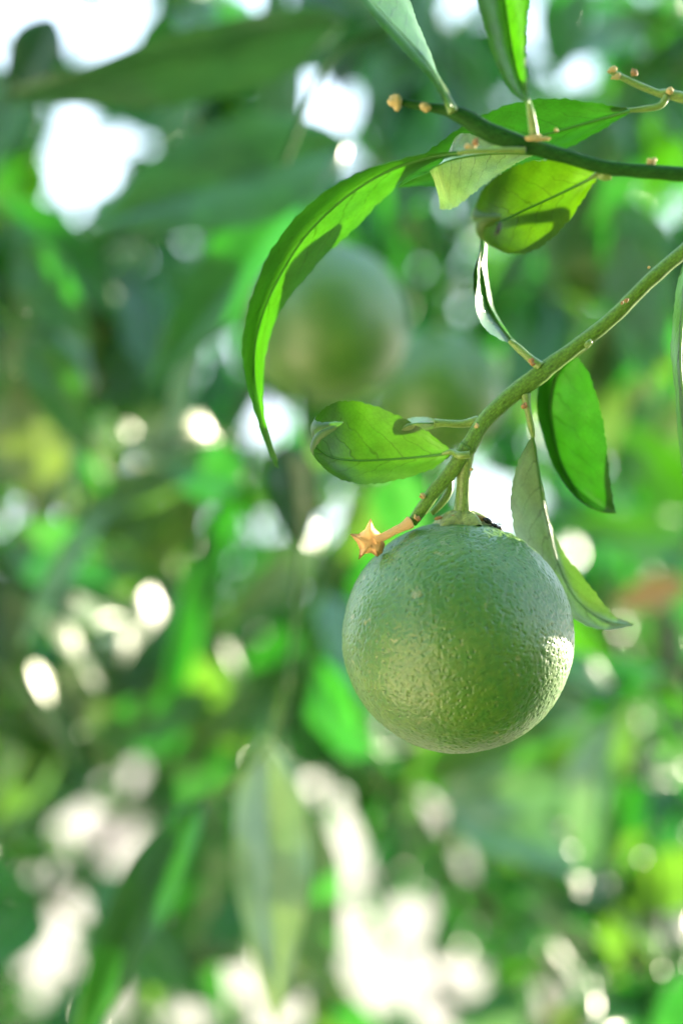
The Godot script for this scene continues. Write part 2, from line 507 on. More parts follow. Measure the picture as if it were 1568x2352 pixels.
func build_fruiting_twig() -> void:
	var t := thing("fruiting_twig", "sharp green twig that carries the round fruit, its end bearing a dry orange calyx", "twig", at(1600, 545, 0.446))
	var st := stalk("stem", [[1640, 520, -6], [1568, 578, -5], [1490, 645, -4], [1400, 735, -3], [1310, 805, -2], [1235, 862, -1], [1165, 915, 0], [1110, 970, 1], [1072, 1032, 2]], 0.4355, [35, 34, 33, 33, 35, 43, 40, 37, 40], M.twig, t, 0.10, 3)
	stalk("stem", [[1075, 1025, 2], [1035, 1085, 1], [1000, 1125, 1], [972, 1165, 1], [945, 1202, 1]], 0.4355, [40, 33, 32, 29, 24], M.twig, t, 0.18, 5)
	stalk("side_shoot", [[1032, 1095, 0], [1031, 1125, 0], [1016, 1152, 0], [990, 1180, 0]], 0.438, [17, 18, 17, 14], M.petiole, t, 0.15, 6)
	for q in [[1221, 831, 14, 16, 20], [1224, 838, 9, 9, 0], [1203, 931, 15, 17, 0], [971, 1137, 13, 15, 30], [966, 1141, 10, 8, 20], [1437, 690, 12, 9, 30], [1428, 695, 9, 7, 30], [1489, 614, 9, 6, 40], [1093, 979, 12, 16, 0], [960, 1190, 15, 13, 0], [953, 1186, 9, 12, 0], [1082, 1079, 9, 8, 0]]:
		nub("bud", q[0], q[1], 0.4325, q[2], q[3], q[4], M.bud if int(q[0]) % 3 else M.bud_brown, t, int(q[0]))
	nub("leaf_scar", 1350, 790, 0.4345, 30, 14, 48, M.petiole, t, 2)
	# dry calyx of a lost flower: stalk and star
	var dry := stalk("dry_flower_stalk", [[942, 1200, 1], [920, 1212, 2], [890, 1228, 3], [858, 1242, 4]], 0.4345, [30, 20, 19, 21], M.dry, t, 0.25, 9)
	var s := Shape.new()
	var d := 0.4305
	var hub := at(850, 1243, d + 0.0005)
	var h0 := s.add(hub, Vector2(0.5, 0))
	var rim := [[851, 1190, 2.0], [858, 1212, -0.5], [872, 1225, -1.0], [884, 1250, 1.0], [878, 1270, -0.5], [866, 1279, 1.5], [852, 1270, -0.8], [838, 1272, -0.5], [823, 1286, 2.0], [826, 1262, -0.5], [819, 1246, -0.3], [803, 1226, 2.2], [824, 1226, -0.6], [838, 1216, -0.8]]
	var inner := []
	var outer := []
	for k in rim.size():
		var q = rim[k]
		inner.append(s.add(at((q[0] + 850) / 2.0, (q[1] + 1243) / 2.0, d - 0.0008 + 0.0005 * (k % 2)), Vector2(float(k) / rim.size(), 0.5)))
		outer.append(s.add(at(q[0], q[1], d - q[2] * 0.001 + 0.0004 + 0.0004 * sin(k * 2.3)), Vector2(float(k) / rim.size(), 1)))
	for k in rim.size():
		var e := (k + 1) % rim.size()
		s.tri(h0, inner[k], inner[e])
		s.quad(inner[k], outer[k], outer[e], inner[e])
	# the back of the cup, so that the star has a body
	var g0 := s.add(at(852, 1242, d + 0.0013), Vector2(0.5, 0))
	for k in rim.size():
		s.tri(g0, outer[(k + 1) % rim.size()], outer[k])
	part("dry_calyx", s.done(t.position), M.dry, t, "dry orange five-pointed calyx")
	# leaf beside the fruit stalk: its tip curls back towards the viewer
	blade("leaf", [[1040, 1038], [975, 988], [895, 946], [822, 922], [768, 925, 3], [730, 952, 8], [728, 968, 13], [785, 968, 17]],
		[[1042, 1040], [980, 1048, -2], [900, 1055, -3], [822, 1058, -2], [760, 1050, 2], [722, 1020, 8], [730, 992, 14], [788, 970, 18]],
		[[1040, 1043], [985, 1080], [905, 1104], [835, 1112, 1], [772, 1096, 4], [727, 1058, 9], [726, 1022, 14], [785, 974, 18]], 0.4335, M.young, t, 1.0, 0.0004, 2, "bright green leaf with curled pale tip")
	stalk("petiole", [[1078, 1044, 5], [1055, 1046, 5], [1036, 1038, 2], [1015, 1042, 1]], 0.434, [18, 17, 13, 6], M.petiole, t, 0.1, 4)
	# small folded leaf stub above it
	stalk("petiole", [[1098, 966, 0], [1060, 974, 0], [1020, 972, 1], [996, 972, 1]], 0.436, [24, 18, 17, 22], M.petiole, t, 0.1, 8)
	blade("leaf", [[1002, 964], [980, 958], [950, 958], [930, 966], [915, 985]], [[1002, 972], [980, 972, 3], [950, 973, 4], [930, 980, 4], [915, 992]], [[1002, 982], [980, 988], [955, 994, 1], [930, 998], [916, 997]], 0.437, M.pale, t, 0.5, 0.0003, 3)
	# narrow leaf rising to the left, seen edge on
	blade("leaf", [[1172, 787], [1130, 762, 2], [1100, 722, 4], [1087, 672, 4], [1090, 625, 2], [1101, 575], [1104, 520]],
		[[1180, 788], [1150, 752, 0], [1122, 708, -1], [1112, 660, -2], [1106, 615, -2], [1108, 570, -2], [1110, 515]],
		[[1176, 792], [1140, 776, 6], [1108, 745, 9], [1092, 700, 10], [1096, 640, 9], [1104, 580, 5], [1108, 520, 2]], 0.441, M.glossy, t, 0.6, 0.0005, 5)
	blade("leaf", [[1182, 786], [1152, 748], [1125, 704], [1115, 657], [1109, 612], [1111, 570], [1112, 515]],
		[[1183, 788], [1156, 755, -3], [1130, 710, -6], [1119, 660, -8], [1113, 615, -8], [1113, 570, -6], [1113, 515]],
		[[1184, 790], [1160, 760, -6], [1134, 716, -12], [1122, 664, -14], [1116, 616, -14], [1115, 572, -10], [1114, 515]], 0.441, M.grown, t, 0.4, 0.0, 6)
	stalk("petiole", [[1240, 842, 1], [1210, 818, 1], [1188, 798, 0], [1168, 782, 0]], 0.4365, [26, 18, 17, 10], M.petiole, t, 0.1, 12)
	# long hanging leaf that dips behind the fruit
	stalk("petiole", [[1205, 905, 0], [1212, 945, 0], [1218, 975, -1], [1224, 1004, -2]], 0.4355, [26, 16, 15, 10], M.petiole, t, 0.1, 14)
	blade("leaf", [[1222, 1000], [1194, 1052, 1], [1176, 1110, 0], [1171, 1165, -1], [1180, 1222, -2], [1215, 1290, -3], [1262, 1365, -3], [1312, 1418, -3], [1375, 1446, -3], [1450, 1438, -3]],
		[[1223, 1000], [1232, 1052, -4], [1240, 1110, -6], [1250, 1165, -8], [1264, 1225, -8], [1280, 1290, -9], [1306, 1352, -9], [1340, 1395, -8], [1390, 1425, -6], [1452, 1436, -4]],
		[[1224, 1000], [1234, 1052, -8], [1243, 1110, -11], [1254, 1165, -13], [1270, 1222, -14], [1295, 1270, -12], [1335, 1320, -9], [1375, 1375, -8], [1412, 1416, -9], [1453, 1434, -4]], 0.439, M.pale, t, 1.0, 0.0003, 8, "long hanging leaf with a pale striped left half")
	# broad leaf beside it, behind the twig
	blade("leaf", [[1290, 830], [1240, 880, 0], [1232, 935, 0], [1243, 990, 1], [1262, 1050, 2], [1290, 1102, 2], [1325, 1145, 1], [1370, 1172, 0], [1412, 1180, 0]],
		[[1300, 826], [1275, 870, -5], [1264, 935, -7], [1270, 990, -8], [1284, 1050, -7], [1306, 1098, -6], [1336, 1138, -4], [1376, 1167, -2], [1413, 1178]],
		[[1320, 815], [1352, 860, 2], [1375, 930, 3], [1388, 990, 3], [1394, 1050, 3], [1399, 1100, 2], [1405, 1140, 1], [1411, 1168], [1414, 1176]], 0.452, M.fresh, t, 1.5, 0.0005, 9, "broad bright green hanging leaf")
	stalk("petiole", [[1362, 775, 2], [1345, 795, 0], [1320, 815, -6], [1300, 830, -12]], 0.4405, [16, 14, 13, 10], M.petiole, t, 0.1, 15)
	# leaves farther up the same twig, between the fruit and the sun
	for q in [[1765, 980, 0.477, 1745, 1400, 0.484, 240], [1790, 900, 0.484, 1830, 1330, 0.495, 200], [1760, 800, 0.478, 1700, 1080, 0.470, 170]]:
		var a := at(q[0], q[1], q[2])
		var e := at(q[3], q[4], q[5])
		leaf_facing("leaf", a, e, px(q[6], 0.49), sun_dir, 1, M.grown, t)
	stalk("stem", [[1630, 525, -6], [1700, 500, -20], [1780, 560, -50], [1760, 850, -56]], 0.4355, [36, 30, 16, 10], M.twig, t, 0.16, 4)
	# leaf at the right edge of the picture
	blade("leaf", [[1580, 560], [1556, 650], [1543, 740], [1541, 830], [1550, 920], [1556, 1000], [1562, 1060], [1570, 1110], [1600, 1170]],
		[[1585, 560], [1575, 650, 3], [1566, 740, 4], [1562, 830, 5], [1570, 920, 5], [1577, 1000, 4], [1584, 1060, 4], [1592, 1110, 3], [1602, 1170]],
		[[1590, 560], [1640, 650, -6], [1660, 740, -9], [1665, 830, -10], [1665, 920, -10], [1660, 1000, -9], [1650, 1060, -6], [1630, 1110, -3], [1604, 1170]], 0.431, M.glossy, t, 0.8, 0.0005, 10)

func build_upper_twig() -> void:
	var d := 0.398
	var t := thing("leafy_twig", "dark green upper twig with small orange buds, slightly out of focus", "twig", at(1600, 402, d))
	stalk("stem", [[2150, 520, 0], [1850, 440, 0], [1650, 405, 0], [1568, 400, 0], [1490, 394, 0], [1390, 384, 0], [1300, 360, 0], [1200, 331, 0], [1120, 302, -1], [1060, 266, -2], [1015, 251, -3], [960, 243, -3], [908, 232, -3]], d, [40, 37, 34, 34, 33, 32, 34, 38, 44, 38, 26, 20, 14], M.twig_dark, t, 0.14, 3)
	nub("bud", 908, 232, d + 0.002, 34, 46, 12, M.bud, t, 4)
	nub("bud", 972, 248, d, 34, 22, -12, M.bud, t, 5)
	nub("bud", 1230, 317, d - 0.003, 54, 18, 2, M.bud, t, 6)
	nub("bud", 1080, 338, d - 0.003, 28, 26, 20, M.bud, t, 7)
	nub("bud", 1092, 327, d - 0.003, 20, 20, 0, M.bud_brown, t, 8)
	nub("bud", 1493, 372, d, 26, 20, 0, M.bud, t, 9)
	nub("bud", 1275, 299, d, 10, 10, 0, M.bud, t, 10)
	# long sickle leaf hanging on the left
	stalk("petiole", [[1205, 345, 0], [1150, 345, 1], [1100, 347, 2], [1050, 350, 2]], d - 0.002, [16, 14, 13, 9], M.petiole, t, 0.1, 3)
	blade("leaf", [[1070, 347], [985, 352, 0], [895, 372, 0], [812, 403, 0], [730, 452, 0], [662, 520, 0], [610, 598, 0], [575, 688, 0], [557, 775, 0], [562, 860, 0], [588, 960, 0], [628, 1068, 0]],
		[[1070, 350], [985, 362, -2], [900, 390, -3], [830, 428, -4], [765, 478, -5], [700, 545, -5], [650, 622, -5], [612, 700, -5], [588, 785, -4], [585, 865, -3], [600, 960, -1], [635, 1074]],
		[[1070, 353], [990, 374, 0], [925, 415, 0], [870, 468, 1], [815, 525, 1], [755, 578, 2], [700, 640, 2], [654, 700, 2], [622, 765, 1], [606, 855, 0], [608, 955, 0], [642, 1076]], 0.404, M.grown, t, 1.2, 0.0004, 12, "long sickle-shaped leaf curving down to a thin tip")
	# narrow leaf going up and out of the picture on the left
	blade("leaf", [[1028, 247], [985, 180, 2], [930, 118, 3], [878, 62, 3], [830, 8, 3], [790, -60, 3], [770, -130, 2]],
		[[1032, 246], [1000, 175, 0], [950, 108, 0], [900, 55, 0], [852, 0, 0], [815, -60, 0], [790, -130]],
		[[1036, 245], [1005, 172, -8], [985, 110, -14], [960, 50, -18], [940, -5, -20], [900, -65, -14], [830, -130, -4]], 0.395, M.grown, t, 0.6, 0.0006, 13)
	stalk("petiole", [[1040, 258, 0], [1030, 235, 0], [1010, 195, 1], [985, 160, 2]], 0.397, [24, 20, 17, 10], M.petiole, t, 0.1, 5)
	# leaf standing up from the middle of the twig
	stalk("petiole", [[1226, 318, 0], [1222, 285, 1], [1217, 255, 2], [1211, 225, 2]], 0.396, [22, 20, 16, 10], M.petiole, t, 0.1, 6)
	blade("leaf", [[1208, 235], [1172, 205, 2], [1140, 150, 4], [1118, 85, 6], [1098, 10, 8], [1080, -70, 8], [1085, -140, 6]],
		[[1211, 236], [1192, 190, -1], [1178, 130, -1], [1168, 70, 0], [1158, 0, 2], [1148, -70, 4], [1140, -140, 5]],
		[[1214, 234], [1212, 190, 0], [1206, 130, 1], [1208, 70, 3], [1216, 0, 5], [1212, -70, 6], [1170, -140, 6]], 0.392, M.grown, t, 1.2, 0.0005, 14)
	# leaf below the twig, its end rolled over
	blade("leaf", [[1372, 398], [1320, 372, 0], [1262, 366, 0], [1205, 374, 0], [1155, 395, 2], [1115, 428, 5], [1094, 470, 10], [1105, 488, 13], [1150, 492, 15]],
		[[1374, 401], [1320, 428, -3], [1262, 456, -4], [1205, 482, -4], [1155, 506, -2], [1115, 520, 3], [1093, 512, 10], [1104, 505, 14], [1150, 496, 16]],
		[[1374, 404], [1342, 452, 0], [1305, 508, 0], [1262, 552, 0], [1215, 580, 1], [1165, 584, 4], [1122, 562, 9], [1112, 532, 13], [1148, 505, 15]], 0.402, M.lime, t, 1.4, 0.0004, 15, "broad yellow-green leaf with rolled pale tip")
	nub("insect_hole", 1145, 525, 0.3875, 11, 30, -25, M.ant, t, 12)
	stalk("petiole", [[1400, 400, 0], [1385, 403, 0], [1370, 402, 0], [1350, 412, 0]], 0.400, [26, 24, 14, 6], M.petiole, t, 0.1, 8)
	# pale glossy leaf rolled under, between the two
	blade("leaf", [[1225, 346], [1160, 332, 0], [1110, 318, 0], [1066, 304, 0], [1042, 318, 3], [1036, 345, 5]],
		[[1225, 352], [1155, 352, 4], [1095, 356, 6], [1040, 366, 8], [1005, 380, 9], [986, 392, 8]],
		[[1225, 356], [1180, 378, 4], [1128, 412, 8], [1078, 450, 10], [1040, 478, 9], [1008, 480, 7]], 0.420, M.pale, t, 1.6, 0.0004, 16, "pale glossy leaf rolled over its midrib")
	# clear broad leaf behind
func build_right_twig() -> void:
	var d := 0.442
	var t := thing("leafy_twig", "short bud-tipped twig entering at the upper right, with one broad backlit leaf", "twig", at(1600, 235, d))
	stalk("stem", [[2100, 380, 0], [1850, 300, 0], [1650, 245, 0], [1590, 230, 0], [1532, 216, 0], [1505, 212, 0], [1440, 184, 0], [1395, 160, 0]], d, [38, 34, 30, 28, 24, 17, 15, 13], M.petiole, t, 0.16, 3)
	nub("bud", 1402, 160, d - 0.001, 24, 18, 30, M.bud, t, 4)
	nub("bud", 1414, 178, d - 0.001, 22, 14, 10, M.bud, t, 5)
	nub("bud", 1534, 212, d - 0.003, 22, 22, 0, M.bud, t, 6)
	nub("bud", 1455, 170, d, 14, 22, 0, M.bud_brown, t, 7)
	stalk("petiole", [[1530, 222, 0], [1515, 242, 0], [1480, 250, 0], [1432, 254, 0]], d - 0.001, [18, 16, 15, 10], M.petiole, t, 0.1, 8)
	blade("leaf", [[1445, 251], [1370, 237, 0], [1285, 226, 0], [1200, 232, 0], [1120, 258, 0], [1050, 298, 0], [985, 346, 0], [940, 390, 0], [914, 428, 0]],
		[[1445, 255], [1370, 276, -2], [1285, 300, -3], [1200, 322, -3], [1125, 344, -3], [1060, 366, -2], [1000, 390, -1], [950, 410, 0], [913, 430, 0]],
		[[1445, 258], [1385, 296, 0], [1310, 336, 0], [1230, 372, 0], [1160, 398, 0], [1095, 418, 0], [1030, 428, 0], [970, 428, 0], [914, 431, 0]], 0.437, M.fresh, t, 1.4, 0.0005, 17, "broad backlit green leaf")

# ------------------------------------------------------------------ out of focus: known leaves and fruits

func blurred_branch(called: String, label: String, stem: Array, d: float, width: float, mat: Material) -> Node3D:
	d = 0.42 + (d - 0.42) * 1.45
	var p: Vector3 = at(stem[0][0], stem[0][1], d)
	var t := thing(called, label, "branch", p, "out-of-focus branches behind the fruit")
	stalk("stem", stem, d, [width, width * 0.85, width * 0.6], mat, t, 0.15, int(stem[0][0]) + 7)
	return t

func lf(t: Node3D, x0: float, y0: float, d0: float, x1: float, y1: float, d1: float, w: float, roll: float, shape: int, mat: Material) -> void:
	d0 = 0.42 + (d0 - 0.42) * 1.45
	d1 = 0.42 + (d1 - 0.42) * 1.45
	leaf_between("leaf", at(x0, y0, d0), at(x1, y1, d1), px(w, (d0 + d1) / 2), roll, shape, mat, t)

func build_blurred() -> void:
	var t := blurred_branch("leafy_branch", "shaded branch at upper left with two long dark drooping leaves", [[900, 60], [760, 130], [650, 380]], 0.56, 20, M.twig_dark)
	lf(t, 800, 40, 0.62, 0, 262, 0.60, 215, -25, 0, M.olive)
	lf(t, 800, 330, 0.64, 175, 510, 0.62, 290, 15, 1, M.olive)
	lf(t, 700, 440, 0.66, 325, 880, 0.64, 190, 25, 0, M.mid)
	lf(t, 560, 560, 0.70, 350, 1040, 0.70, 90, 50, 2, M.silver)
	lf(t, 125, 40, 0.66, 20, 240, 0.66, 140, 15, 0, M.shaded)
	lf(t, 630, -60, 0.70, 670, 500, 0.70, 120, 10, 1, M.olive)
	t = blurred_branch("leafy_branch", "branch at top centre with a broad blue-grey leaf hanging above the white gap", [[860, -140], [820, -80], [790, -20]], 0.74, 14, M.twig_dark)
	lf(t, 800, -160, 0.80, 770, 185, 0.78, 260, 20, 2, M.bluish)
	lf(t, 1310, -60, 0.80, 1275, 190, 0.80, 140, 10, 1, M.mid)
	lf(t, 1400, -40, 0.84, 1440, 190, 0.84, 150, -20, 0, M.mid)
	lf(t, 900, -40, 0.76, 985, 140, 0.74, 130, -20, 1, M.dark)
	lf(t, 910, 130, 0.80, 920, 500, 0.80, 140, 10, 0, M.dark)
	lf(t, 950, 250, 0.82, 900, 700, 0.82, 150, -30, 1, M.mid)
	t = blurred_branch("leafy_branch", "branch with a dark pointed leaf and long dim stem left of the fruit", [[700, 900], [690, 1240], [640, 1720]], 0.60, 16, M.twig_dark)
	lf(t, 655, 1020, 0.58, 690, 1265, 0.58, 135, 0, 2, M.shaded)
	t = blurred_branch("leafy_branch", "blurred green branch between the curled leaf tip and the dry orange calyx", [[1010, 1040], [930, 1070], [860, 1110]], 0.72, 14, M.twig)
	lf(t, 900, 1075, 0.72, 945, 1290, 0.72, 150, 10, 1, M.mid)
	lf(t, 860, 1110, 0.74, 770, 1330, 0.74, 100, -20, 0, M.bright)
	t = blurred_branch("leafy_branch", "branch at bottom centre ending in a large pale hanging leaf", [[660, 1560], [640, 1620], [622, 1700]], 0.63, 14, M.twig)
	lf(t, 608, 1690, 0.63, 640, 2350, 0.60, 205, -20, 1, M.frosty)
	lf(t, 660, 1800, 0.80, 740, 2300, 0.80, 230, 20, 1, M.mid)
	t = blurred_branch("leafy_branch", "branch at lower left with a long curved leaf sweeping out of the bottom", [[620, 1700], [560, 1770], [460, 1850]], 0.60, 16, M.twig)
	lf(t, 470, 1830, 0.60, 125, 2420, 0.56, 150, 25, 3, M.fresh)
	lf(t, 480, 1900, 0.86, 440, 2200, 0.86, 200, 0, 0, M.mid)
	t = blurred_branch("leafy_branch", "branch left of centre with narrow yellow-green leaves hanging in a curve", [[640, 1000], [600, 1050], [560, 1110]], 0.84, 12, M.twig)
	lf(t, 570, 1090, 0.84, 320, 1720, 0.82, 90, 30, 3, M.mid)
	lf(t, 560, 1110, 0.70, 370, 1050, 0.70, 170, 20, 0, M.mid)
	t = blurred_branch("leafy_branch", "branch at the left edge with a broad yellowing leaf", [[-60, 820], [0, 850], [60, 880]], 0.80, 14, M.twig)
	lf(t, 60, 850, 0.80, 95, 1190, 0.78, 230, 10, 1, M.yellowing)
	lf(t, 230, 740, 0.85, 200, 930, 0.85, 110, 0, 2, M.yellowing)
	t = blurred_branch("leafy_branch", "branch at the left edge with two pale leaves pointing down to the left", [[420, 1440], [380, 1480], [340, 1540]], 0.98, 10, M.twig)
	lf(t, 345, 1520, 0.98, -20, 1830, 0.94, 150, 25, 0, M.pale)
	lf(t, 370, 1560, 1.02, 130, 1790, 1.02, 110, -10, 1, M.frosty)
	lf(t, 260, 1160, 0.74, 15, 1470, 0.72, 70, 40, 3, M.silver)
	t = blurred_branch("leafy_branch", "branch at the right edge with an olive leaf and a withered orange leaf", [[1640, 1180], [1600, 1240], [1570, 1300]], 0.86, 14, M.twig)
	lf(t, 1590, 1250, 0.86, 1270, 1200, 0.84, 120, 20, 0, M.grown)
	lf(t, 1585, 1340, 0.80, 1390, 1395, 0.82, 90, 10, 2, M.withered)
	t = blurred_branch("leafy_branch", "branch at lower right with large bright leaves below the fruit", [[1640, 1560], [1560, 1620], [1480, 1700]], 1.0, 14, M.twig)
	lf(t, 1470, 1620, 0.98, 1050, 1830, 0.96, 290, 10, 0, M.bright)
	lf(t, 1580, 2260, 0.90, 1230, 2340, 0.90, 120, 15, 1, M.yellowing)
	lf(t, 1520, 1800, 1.0, 1230, 2140, 1.0, 240, -20, 2, M.mid)
	# leaves of a farther branch that keep the sun off the two blurred fruits
	t = blurred_branch("leafy_branch", "blurred branch behind the upper right twigs, shading the two blurred fruits", [[1640, 60], [1560, 180], [1500, 330]], 0.80, 14, M.twig)
	for q in [[800, 650, 0.705, 0.20, 0.085], [870, 730, 0.71, 0.18, 0.085], [850, 690, 0.70, 0.24, 0.085], [1060, 830, 0.87, 0.25, 0.085], [1100, 890, 0.87, 0.22, 0.08], [1050, 800, 0.87, 0.28, 0.085], [900, 770, 0.72, 0.22, 0.09], [880, 650, 0.72, 0.26, 0.09]]:
		var m: Vector3 = at(q[0], q[1], q[2]) + sun_dir * float(q[3])
		var lean: Vector3 = (Vector3(0.2, -1, 0.1) - sun_dir * Vector3(0.2, -1, 0.1).dot(sun_dir)).normalized()
		leaf_facing("leaf", m - lean * q[4] * 0.5, m + lean * q[4] * 0.5, q[4] * 0.6, sun_dir, int(q[0]) % 3, M.mid, t)
	# fruits out of focus
	for q in [[750, 745, 190, 0.73, "large out-of-focus green fruit behind the sickle-shaped leaf"], [1005, 905, 150, 0.88, "blurred dark green fruit half hidden behind the leaf with the curled tip"], [1375, 585, 112, 1.02, "small blurred dark fruit between the two twigs at the right"]]:
		var c := at(q[0], q[1], q[3])
		var f := thing("citrus_fruit", q[4], "fruit", c)
		var up := (cam_basis * Vector3(0.05, 1.0, 0.0)).normalized()
		part("rind", fruit_mesh(px(q[2], q[3]), 36, 0.0001, 31 + int(q[0]), up), M.rind, f)
		var s := Shape.new()
		ball(s, up * px(q[2] * 0.98, q[3]), Basis.from_scale(Vector3(0.006, 0.003, 0.006)), 12)
		part("calyx", s.done(), M.calyx, f)
		var st := Shape.new()
		var r := px(q[2], q[3])
		tube(st, [up * r * 0.95, up * r * 1.3, up * r * 1.8 + Vector3(0.01, 0, -0.02)], [0.0018, 0.0017, 0.002], 8, 8)
		part("fruit_stalk", st.done(), M.twig, f)

# ------------------------------------------------------------------ the trees behind

# openings in the foliage through which the sky or the bright ground is seen: direction and half sizes
const GAPS := [
	[220, 75, 34, 38], [135, 25, 16, 18], [8, 85, 20, 40], [60, 0, 43, 14], [620, 15, 45, 26], [728, 195, 34, 34], [768, 245, 38, 30], [712, 280, 34, 28], [742, 345, 44, 46], [275, 325, 26, 12], [235, 365, 20, 18], [190, 420, 18, 22], [1050, 5, 19, 10], [1225, 60, 7, 16],
	[610, 970, 22, 32], [1140, 1160, 30, 32], [600, 1215, 14, 15], [770, 1200, 34, 12],
	[265, 1925, 49, 48], [215, 1895, 22, 29], [310, 1795, 19, 29], [138, 2095, 34, 34], [120, 2190, 22, 26], [365, 2040, 20, 36], [245, 2290, 32, 32], [430, 2335, 28, 16], [560, 2250, 17, 26], [800, 1920, 24, 22], [820, 2000, 14, 26], [800, 2120, 14, 16],
	[860, 2190, 30, 24], [940, 2110, 36, 29], [850, 2280, 30, 26], [950, 2245, 32, 26], [1060, 2245, 35, 26], [985, 2330, 29, 14], [1270, 2280, 24, 26], [1250, 2335, 30, 17], [640, 2350, 43, 10],
	[140, 390, 7, 7], [300, 1060, 8, 8], [95, 1190, 6, 6], [720, 1815, 6, 6], [805, 1835, 5, 5], [985, 1825, 8, 8], [985, 1882, 6, 6], [1060, 1990, 6, 6], [1075, 2080, 4, 4], [1462, 1690, 9, 30], [1440, 1790, 6, 12], [1325, 170, 4, 4], [890, 1680, 5, 5], [90, 2290, 5, 5], [150, 1900, 4, 4],
]

func on_picture(p: Vector3) -> Vector3:
	var q := (p - CAM) * cam_basis
	if q.z > -0.05:
		return Vector3(1e6, 1e6, 1.0)
	return Vector3(784.0 + q.x / -q.z / tan_half * 1176.0, 1176.0 - q.y / -q.z / tan_half * 1176.0, 1176.0 / tan_half / -q.z)

func in_gap(base: Vector3, tip: Vector3, width: float) -> bool:
	# would a leaf from base to tip stand in one of the openings?
	var a := on_picture(base)
	var b := on_picture(tip)
	if a.x > 1e5 or b.x > 1e5:
		return false
	var mid := (a + b) * 0.5
	var reach := Vector2(a.x - b.x, a.y - b.y).length() * 0.5 + width * mid.z * 0.5
	if mid.x < -reach or mid.x > 1568 + reach or mid.y < -reach or mid.y > 2352 + reach:
		return false
	for g in GAPS:
		var far: float = reach + maxf(g[2], g[3])
		if absf(mid.x - g[0]) > far or absf(mid.y - g[1]) > far:
			continue
		for k in 6:
			var t := k / 5.0
			var p := a.lerp(b, t)
			var half := width * p.z * 0.42 * sin(PI * clampf(t * 0.9 + 0.05, 0.0, 1.0))
			var u: float = (p.x - g[0]) / (g[2] + half)
			var v: float = (p.y - g[1]) / (g[3] + half)
			if u * u + v * v < 1.0:
				return true
	return false

func crown(tree: Node3D, centre: Vector3, size: Vector3, count: int, tones: Array, seed_: int) -> void:
	var r := RandomNumberGenerator.new()
	r.seed = seed_
	var clump := FastNoiseLite.new()
	clump.seed = seed_
	clump.frequency = 3.2
	var places := []
	var colors := []
	var tries := 0
	while places.size() < count and tries < count * 12:
		tries += 1
		var u := Vector3(r.randf_range(-1, 1), r.randf_range(-1, 1), r.randf_range(-1, 1))
		if u.length() > 1.0:
			continue
		var p := centre + u * size
		var dense := clump.get_noise_3dv(p)
		if dense < -0.28 + 0.2 * u.length():
			continue
		var size_ := r.randf_range(0.055, 0.105)
		var y := Vector3(r.randf_range(-1, 1), r.randf_range(-1.6, 0.3), r.randf_range(-1, 1)).normalized()
		if in_gap(p, p + y * size_, size_ * 0.45):
			continue
		var z := Vector3(r.randf_range(-1, 1), r.randf_range(0.0, 1.6), r.randf_range(-1, 1)).normalized()
		z = (z - y * z.dot(y)).normalized()
		var x := y.cross(z)
		var k := size_ * r.randf_range(0.9, 1.25)
		places.append(Transform3D(Basis(x * k, y * size_, z * k), p - centre))
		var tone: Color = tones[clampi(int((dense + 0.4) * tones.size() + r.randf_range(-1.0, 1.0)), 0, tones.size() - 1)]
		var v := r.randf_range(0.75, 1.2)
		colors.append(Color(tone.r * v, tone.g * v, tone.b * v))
	var mm := MultiMesh.new()
	mm.transform_format = MultiMesh.TRANSFORM_3D
	mm.use_colors = true
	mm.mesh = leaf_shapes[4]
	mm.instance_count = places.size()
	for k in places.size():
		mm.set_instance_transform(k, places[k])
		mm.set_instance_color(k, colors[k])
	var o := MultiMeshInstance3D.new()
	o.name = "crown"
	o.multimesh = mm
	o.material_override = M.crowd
	o.position = centre - tree.position
	o.set_meta("kind", "stuff")
	tree.add_child(o, true)

func citrus_tree(label: String, foot: Vector3, centre: Vector3, size: Vector3, count: int, tones: Array, seed_: int, shift := 0.0) -> void:
	var t := thing("citrus_tree", label, "tree", foot)
	var s := Shape.new()
	var top := centre - foot + Vector3(shift, 0, 0)
	tube(s, [Vector3.ZERO, Vector3(0.02, 0.35, 0.01), top * 0.55, top], [0.05, 0.04, 0.03, 0.012], 12, 24, 0.2, seed_)
	part("trunk", s.done(), M.trunk, t)
	for k in 4:
		var a := TAU * k / 4.0 + seed_
		var lb := Shape.new()
		var from := top * 0.5
		tube(lb, [from, from + Vector3(cos(a) * size.x * 0.3, size.y * 0.35, sin(a) * size.z * 0.3), top + Vector3(cos(a) * size.x * 0.7, size.y * 0.25, sin(a) * size.z * 0.7)], [0.03, 0.02, 0.006], 8, 12, 0.2, seed_ + k)
		part("limb", lb.done(), M.trunk, t)
	crown(t, centre, size, count, tones, seed_)

